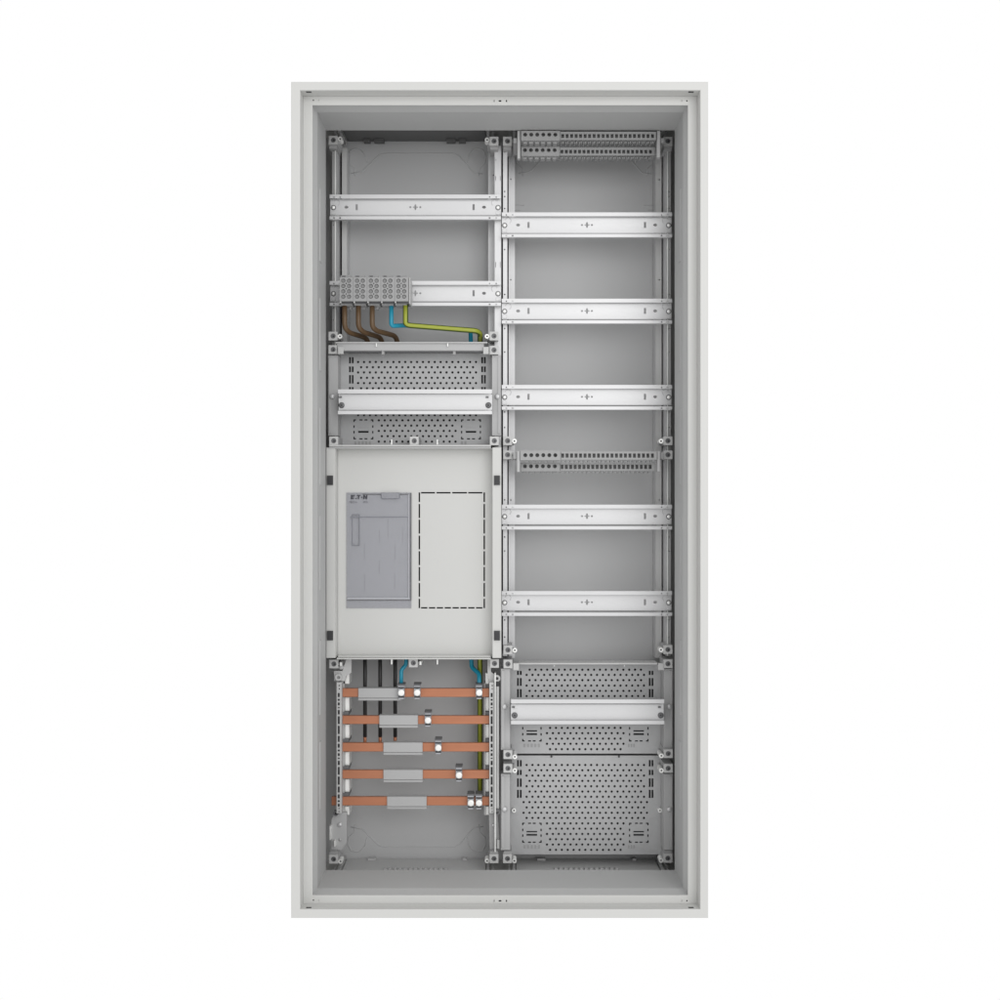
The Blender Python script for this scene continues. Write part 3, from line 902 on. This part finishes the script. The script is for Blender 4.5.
# ================================================================== BUSBARS
def busbar(label, x0, x1, y0, y1, c):
    d = .166
    r = thing('busbar', label, 'busbar', W((x0 + x1) / 2, y1, d), 'flat copper busbars across the bottom of the left bay')
    MB().bbox(x0, y0, x1, y1, d, d + .006, .3).build('copper_bar', M['copper'], r)
    mb = MB()
    mb.bbox(c[0], c[1], c[2], c[3] - 2.6, d - .004, d + .0075, .35)
    mb.bbox(c[0], c[3] - 2.5, c[2], c[3], d - .002, d + .0075, .3)
    mb.build('grey_sleeve', M['sleeve'], r)
busbar('topmost copper busbar with a grey sleeve at its left end and three clamps', 342.5, 489.3, 688.5, 697, (358.2, 688.2, 401, 700.6))
busbar('second copper busbar from the top, crossed by one clamp right of its grey sleeve', 342.5, 489.3, 715.8, 724.1, (379.2, 715.3, 417.9, 727.8))
busbar('third and middle copper busbar where the black cables end', 342.5, 489.3, 742.9, 751.6, (383.3, 742.6, 422.5, 755))
busbar('fourth copper busbar, with its clamp far to the right of the sleeve', 342.5, 489.3, 770.2, 778.7, (383.3, 770, 422.7, 782.3))
busbar('lowest copper busbar, sticking out left of its support and holding two clamps', 331.5, 489.3, 797, 805.5, (387, 796.8, 426.6, 809.2))
def clamp(label, cx, cy, tall):
    d = .152
    r = thing('busbar_clamp', label, 'clamp', W(cx, cy + 6, .166), 'metal screw clamps on the busbars')
    top = cy - (10.5 if tall else 8.6)
    MB().bbox(cx - 3.2, top + 1.5, cx + 3.2, cy + 4.2, d + .004, .1655, .4).build('clamp_body', M['clamp'], r)
    MB().box(cx - 3.5, top, cx + 3.5, top + 1.4, d + .006, .178).build('upper_hook', M['lug'], r)
    MB().box(cx - 2.9, cy - 5.6, cx + 2.9, cy - 4.2, d + .0025, d + .0039).build('wire_slot', M['dark'], r)
    MB().box(cx - 2.8, cy + 3.3, cx + 2.8, cy + 4.8, d + .0018, d + .0038).build('lower_slot', M['dark'], r)
    MB().bbox(cx - 2.6, cy + 4.9, cx + 2.6, cy + 6.3, d + .003, .178, .2).build('lower_hook', M['clamp'], r)
    MB().cyl(cx, cy, 3.15, d, d + .0038, 18).build('screw_collar', M['screw'], r)
    MB().dome(cx, cy, 2.9, d - .0001, .0005, 16).build('screw_head', M['screw'], r)
    return r
c0 = clamp('screw clamp on the topmost busbar holding the short blue cable', 401.2, 692.8, False)
for x, l in ((417.1, 'empty screw clamp on the topmost busbar beside the short blue cable'), (479.2, 'screw clamp on the topmost busbar holding the long blue cable at the right')):
    dup(c0, shift(x - 401.2, 0, .152), l)
for x, y, l in ((427.9, 720.5, 'screw clamp on the second busbar from the top'), (438.3, 748, 'screw clamp on the third busbar from the top'),
                (459, 775.4, 'screw clamp on the fourth busbar from the top'), (470.8, 803.2, 'empty screw clamp on the lowest busbar, left one of two'),
                (479, 803.2, 'screw clamp on the lowest busbar at the end of the green-yellow cable')):
    dup(c0, shift(x - 401.2, y - 692.8, .152), l)

# busbar supports: slotted uprights with end brackets
def support(label, x0, x1, left):
    d = .155
    r = thing('busbar_support', label, 'support', W((x0 + x1) / 2, 850, d), 'slotted uprights carrying the busbars')
    hs = []
    xm = (x0 + x1) / 2 - (.4 if left else 0)
    y = 693.0
    hs += [circ(xm + .6, 685.6, .8, 8), circ(xm + .6, 688.8, .7, 8)]
    k = 0
    pat = (4.6, 2.2, 3.2, 1.4, 5.0, 8.8, 9.2, 6.8)
    while y < 806:
        L = pat[k % len(pat)] * .9
        hs.append(rect(xm - 1.0, y, xm + 1.0, y + L))
        y += L + 1.7
        k += 1
    hs += [circ(xm + .4, 808.6, .7, 8), circ(xm + .4, 811.6, .8, 8)]
    MB().plate(rect(x0, 682.3, x1, 813.2), hs, d, .0018).build('slotted_face', M['block'], r)
    MB().box(xm - 1.6, 690, xm + 1.6, 808, d + .004, d + .006).build('slot_dark_strip', M['dark'], r)  # added dark strip that gives the slots their shade
    wx = (341.9, 344.3) if left else (484.2, 485.2)
    MB().box(wx[0], 684, wx[1], 815, .1722, .2).build('inner_web', M['block'], r)
    a_, b_ = W(x0, 682.3, d), W(x1, 813.2, d)
    MB().wbox(a_.x, a_.x + .0014, d + .002, .19, b_.z, a_.z).build('side_web', M['plastic'], r)
    MB().wbox(b_.x - .0014, b_.x, d + .002, .19, b_.z, a_.z).build('side_web', M['plastic'], r)
    # spacers between the bars
    xs = (344.9, 349.3) if left else (485.4, 489.2)
    for y0, y1 in ((673, 684), (697.3, 711), (724.4, 738.2), (751.9, 765.4), (779, 792), (806.2, 815)):
        MB().bbox(xs[0], y0, xs[1], y1, .176, .203, .4).build('spacer', M['screw'], r)
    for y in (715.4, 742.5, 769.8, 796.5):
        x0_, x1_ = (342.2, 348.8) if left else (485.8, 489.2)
        MB().box(x0_, y - 3.4, x1_, y - .2, .170, .2).build('bar_shade_block', M['lug'], r)  # dark blocks standing in for the shade above each bar
    # upper bracket
    if left:
        MB().prism([(334, 671), (342.5, 671), (346.5, 659), (351.3, 659), (351.3, 672.5), (346, 676), (345, 681), (334, 681)], .162, .17).build('upper_bracket', M['block'], r)
        MB().ring(338.5, 677.5, 1.6, 3.6, .157, .1618).build('pivot_ring', M['block'], r)
        MB().dome(341.2, 667, 2.6, .1618, .003).build('bracket_screw', M['plastic'], r)
        MB().prism([(331.5, 820), (334, 813.5), (346.8, 812.5), (346.8, 842), (341.5, 850), (331.5, 850)], .168, .174).build('lower_bracket', M['plastic'], r)
        MB().box(329.6, 826, 330.9, 840, .160, .176).build('bracket_edge', M['screw'], r)
        MB().dome(340, 824.5, 2.2, .1675, .003).build('bracket_screw', M['steel'], r)
        MB().dome(340.3, 839.5, 1.5, .1675, .002).build('bracket_screw', M['plastic'], r)
        MB().box(334, 841, 335.6, 846.5, .160, .1678).build('bracket_tooth', M['screw'], r)
        MB().ring(335.8, 813.5, 1.3, 2.6, .160, .1676).build('pivot_ring', M['lug'], r)
    else:
        MB().prism([(487.6, 659), (491, 659), (491, 672), (496, 676), (496, 682), (489.5, 682), (487.6, 672)], .162, .17).build('upper_bracket', M['block'], r)
        MB().ring(497, 678.5, 1.6, 3.4, .158, .1618).build('pivot_ring', M['block'], r)
        MB().prism([(489.0, 813.5), (497.6, 813.5), (500.2, 850), (489.8, 850)], .168, .174).build('lower_bracket', M['plastic'], r)
        MB().box(494.7, 673, 495.7, 852, .150, .165).build('edge_bar', M['screw'], r)
        MB().bbox(496.3, 686.5, 499.0, 812, .157, .175, .3).build('edge_bar', M['block'], r)
        MB().dome(493.4, 825, 1.9, .1675, .003).build('bracket_screw', M['steel'], r)
        MB().box(497.0, 840, 499.4, 848.5, .160, .1678).build('bracket_tooth', M['block'], r)
        MB().ring(497.4, 812, 1.5, 3.0, .153, .1565).build('pivot_ring', M['lug'], r)
        MB().box(496.2, 681.6, 499.4, 685.6, .157, .16).build('pivot_notch', M['dark'], r)
support('slotted pale upright at the left ends of the busbars', 336.6, 341.6, True)
support('slotted pale upright at the right ends of the busbars, with a bright edge bar', 489.4, 493.9, False)

# ================================================================== COVER PLATE
cv = thing('cover_plate', 'wide light grey cover plate with a tinted flap and a dashed knock-out rectangle', 'cover plate', W(414, 659, .15))
CF, CP = .1345, .159
k = sc(CF) / sc(CP)
for x0, x1 in ((326.2, 335.3), (492.4, 501.4)):
    MB().bbox(x0, 447.4, x1, 658, CF, .175, .25).build('side_flange', M['cover'], cv)
hs = []
kx0, kx1, ky0, ky1 = 418.6, 485, 492, 608.6
tw = 1.5
xs = [420.8, 436.2, 452.0, 467.8, 483.0]
for a_, b_ in ((421, 435), (436.4, 450.6), (452.2, 467), (468.2, 482.4)):
    hs.append(rect(a_, ky0, b_, ky0 + tw))
for i in range(8):
    a_ = 421 + i * 7.86
    hs.append(rect(a_, ky1 - tw, a_ + 6.4, ky1))
ys = [(492.4, 502), (504, 518), (519.6, 533.6), (535.6, 549.4), (551.2, 565.2), (567, 581), (583, 596.8), (598.8, 608.2)]
for y0, y1 in ys:
    hs.append(rect(kx0, y0, kx0 + tw, y1))
    hs.append(rect(kx1 - tw, y0, kx1, y1))
# opening under the flap
hs.append(rect(347.2, 493.4, 410.4, 607.4))
px0 = 500 + (335.5 - 500) * k
px1 = 500 + (492.2 - 500) * k
MB().plate(rect(px0, 448.6, px1, 656.6), hs, CP, .0015).build('front_panel', M['cover'], cv)
MB().bbox(338, 655.9, 490.8, 657.4, .142, .1585, .3).build('bottom_lip', M['cover'], cv)
MB().bbox(336.6, 658.0, 490.8, 659.4, .138, .17, .3).build('bottom_lip', M['cover'], cv)
MB().box(335.6, 448.2, 492.2, 449.0, .141, .1585).build('top_lip', M['cover'], cv)
for x in (391.6, 437.4):
    MB().box(x - .5, 659.6, x + .5, 664.4, .140, .15).build('lip_hook', M['screw'], cv)
for x in (330, 497):
    for y in (480.3, 635.7):
        MB().bbox(x - 2.9, y - 4.7, x + 2.9, y + 4.7, CF - .0025, CF - .0001, .2).build('black_latch', M['dark'], cv)
MB().box(415, 489, 489, 612, CP + .012, CP + .014).build('knockout_dark_sheet', M['dark'], cv)  # added dark sheet so the knock-out slots stay dark, cables hidden
fx0, fy0, fx1, fy1 = 346.2, 492.5, 411.4, 608.4
FLD = .1575
flap = MB()
flap.plate(rect(fx0, fy0, fx1, fy1), [rrect(352.2, 514.6, 359.4, 545.4, .6, 2)], FLD, .0013)
fo = flap.build('inspection_flap', M['tint'], cv)
fo['label'] = 'grey-blue tinted see-through flap with black lettering'
def sub(mb, name, m):
    return mb.build(name, m, fo)
sub(MB().box(fx0 + .3, fy0 + .3, fx1 - .3, fy1 - .3, FLD + .0042, FLD + .006), 'flap_tray', M['flapback'])
for x, y0, y1 in ((379.4, 529, 543), (402.6, 528, 543), (364.4, 544, 560), (395, 544, 560), (379.2, 560, 574), (364.6, 574, 592), (394.6, 574, 590), (388, 519, 538)):
    sub(MB().box(x - .7, y0, x + .7, y1, FLD + .0034, FLD + .0041), 'tray_rib', M['rib'])
sub(MB().box(352.4, 514.8, 359.2, 545.2, FLD + .0016, FLD + .0022), 'recessed_grip', M['tint'])
for (x0, y0, x1, y1) in ((351.9, 514.2, 359.6, 514.8), (351.9, 545.2, 359.6, 545.9), (359.1, 514.8, 359.7, 545.2), (351.7, 514.8, 352.2, 545.2)):
    sub(MB().box(x0, y0, x1, y1, FLD - .0006, FLD - .0001), 'grip_rim', M['groove'])
sub(MB().box(350, 516.6, 408.2, 517.6, FLD - .0003, FLD - .0001), 'cross_groove', M['groove'])
sub(MB().bbox(347.0, 598.0, 409.6, 599.2, FLD - .0011, FLD - .0001, .3), 'cross_ridge', M['flapback'])
sub(MB().box(347.0, 599.9, 411.3, 600.6, FLD - .0007, FLD - .0001), 'cross_groove', M['lug'])
sub(MB().bbox(408.2, 494.5, 408.9, 597.8, FLD - .0011, FLD - .0001, .2), 'edge_ridge', M['flapback'])
sub(MB().bbox(410.4, 493, 411.4, 599.6, FLD - .0012, FLD - .0001, .2), 'edge_ridge', M['lug'])
sub(MB().bbox(362.5, 494.0, 382, 494.7, FLD - .0008, FLD - .0001, .2), 'top_groove', M['lug'])
sub(MB().bbox(399.6, 494.0, 407.8, 494.7, FLD - .0008, FLD - .0001, .2), 'top_groove', M['lug'])
sub(MB().prism(rrect(381.6, 492.7, 399.2, 498.3, 1.4, 3), FLD - .003, FLD - .0011), 'handle', M['tint'])
sub(MB().prism(rrect(380.9, 492.6, 399.9, 498.9, 1.6, 3), FLD - .001, FLD - .0001), 'handle_rim', M['groove'])
# lettering: stylised maker's mark and the small line below it
def glyphs():
    y0, y1 = 495.0, 499.1
    h_ = y1 - y0
    out = []
    out.append(('letter_e', [(351.0, y0), (354.9, y0), (354.7, y0 + .95), (352.3, y0 + .95), (352.25, y0 + 1.6), (354.1, y0 + 1.6), (353.95, y0 + 2.45), (352.15, y0 + 2.45), (352.1, y1 - .95), (353.9, y1 - .95), (353.7, y1), (350.8, y1)]))
    out.append(('letter_mark', [(355.3, y1), (355.9, y1 - 1.25), (357.0, y1 - 1.25), (356.5, y1)]))
    out.append(('letter_t', [(356.9, y0), (360.6, y0), (360.4, y0 + .95), (359.3, y0 + .95), (359.0, y1), (357.8, y1), (358.1, y0 + .95), (356.7, y0 + .95)]))
    out.append(('letter_mark', circ(361.6, y0 + 2.4, .7, 10)))
    out.append(('letter_n', [(363.0, y1), (363.3, y0), (364.7, y0), (366.0, y0 + 2.3), (366.1, y0), (367.4, y0), (367.1, y1), (365.8, y1), (364.4, y0 + 1.9), (364.3, y1)]))
    return out
for nm, pts in glyphs():
    mbg = MB()
    mbg.plate(pts, [], FLD - .0004, .0003)
    sub(mbg, nm, M['ink'])
def text_mesh(name, body, x, y, size_px, d, m, parent):
    cu = bpy.data.curves.new(name, 'FONT')
    cu.body = body
    cu.size = size_px * sc(d) * 1.35
    cu.extrude = .0001
    ob = bpy.data.objects.new(name, cu)
    COL.objects.link(ob)
    dg = bpy.context.evaluated_depsgraph_get()
    dg.update()
    me = bpy.data.meshes.new_from_object(ob.evaluated_get(dg))
    p = W(x, y, d)
    mbt = MB()
    mbt.add([(p.x + v.co.x, d - v.co.z, p.z + v.co.y) for v in me.vertices], [tuple(f.vertices) for f in me.polygons])
    bpy.data.objects.remove(ob)
    bpy.data.curves.remove(cu)
    bpy.data.meshes.remove(me)
    return mbt.build(name, m, parent)
text_mesh('small_print', 'MBS2-4', 349.0, 503.0, 1.9, FLD - .0003, M['inkpale'], fo)
text_mesh('small_print', 'IP30', 363.3, 503.0, 1.9, FLD - .0003, M['inkpale'], fo)

# ================================================================== LIGHT, CAMERA, WORLD
w = bpy.data.worlds.new('World')
scn.world = w
w.use_nodes = True
bg = w.node_tree.nodes['Background']
bg.inputs['Color'].default_value = (1, 1, 1, 1)
bg.inputs['Strength'].default_value = 1.0
def area(name, loc, target, size, power):
    l = bpy.data.lights.new(name, 'AREA')
    l.energy = power
    l.size = size
    o = bpy.data.objects.new(name, l)
    COL.objects.link(o)
    o.location = loc
    o.rotation_euler = (Vector(target) - Vector(loc)).to_track_quat('-Z', 'Y').to_euler()
    return o
area('studio_softbox', (1.0, -2.5, ZC + 0.75), (0, .15, ZC), 1.6, 26)

cam = bpy.data.cameras.new('camera')
cam.sensor_width = 36
cam.lens = 36 * D / (1000 * S)
cam.clip_start = 0.05
cam.clip_end = 100
co = bpy.data.objects.new('camera', cam)
COL.objects.link(co)
co.location = (0, -D, ZC)
co.rotation_euler = (math.radians(90), 0, 0)
scn.camera = co
scn.view_settings.view_transform = 'Standard'
scn.view_settings.look = 'None'
scn.view_settings.exposure = 0
scn.view_settings.gamma = 1
scn.view_settings.use_curve_mapping = False
scn.cycles.max_bounces = 8
scn.cycles.diffuse_bounces = 5
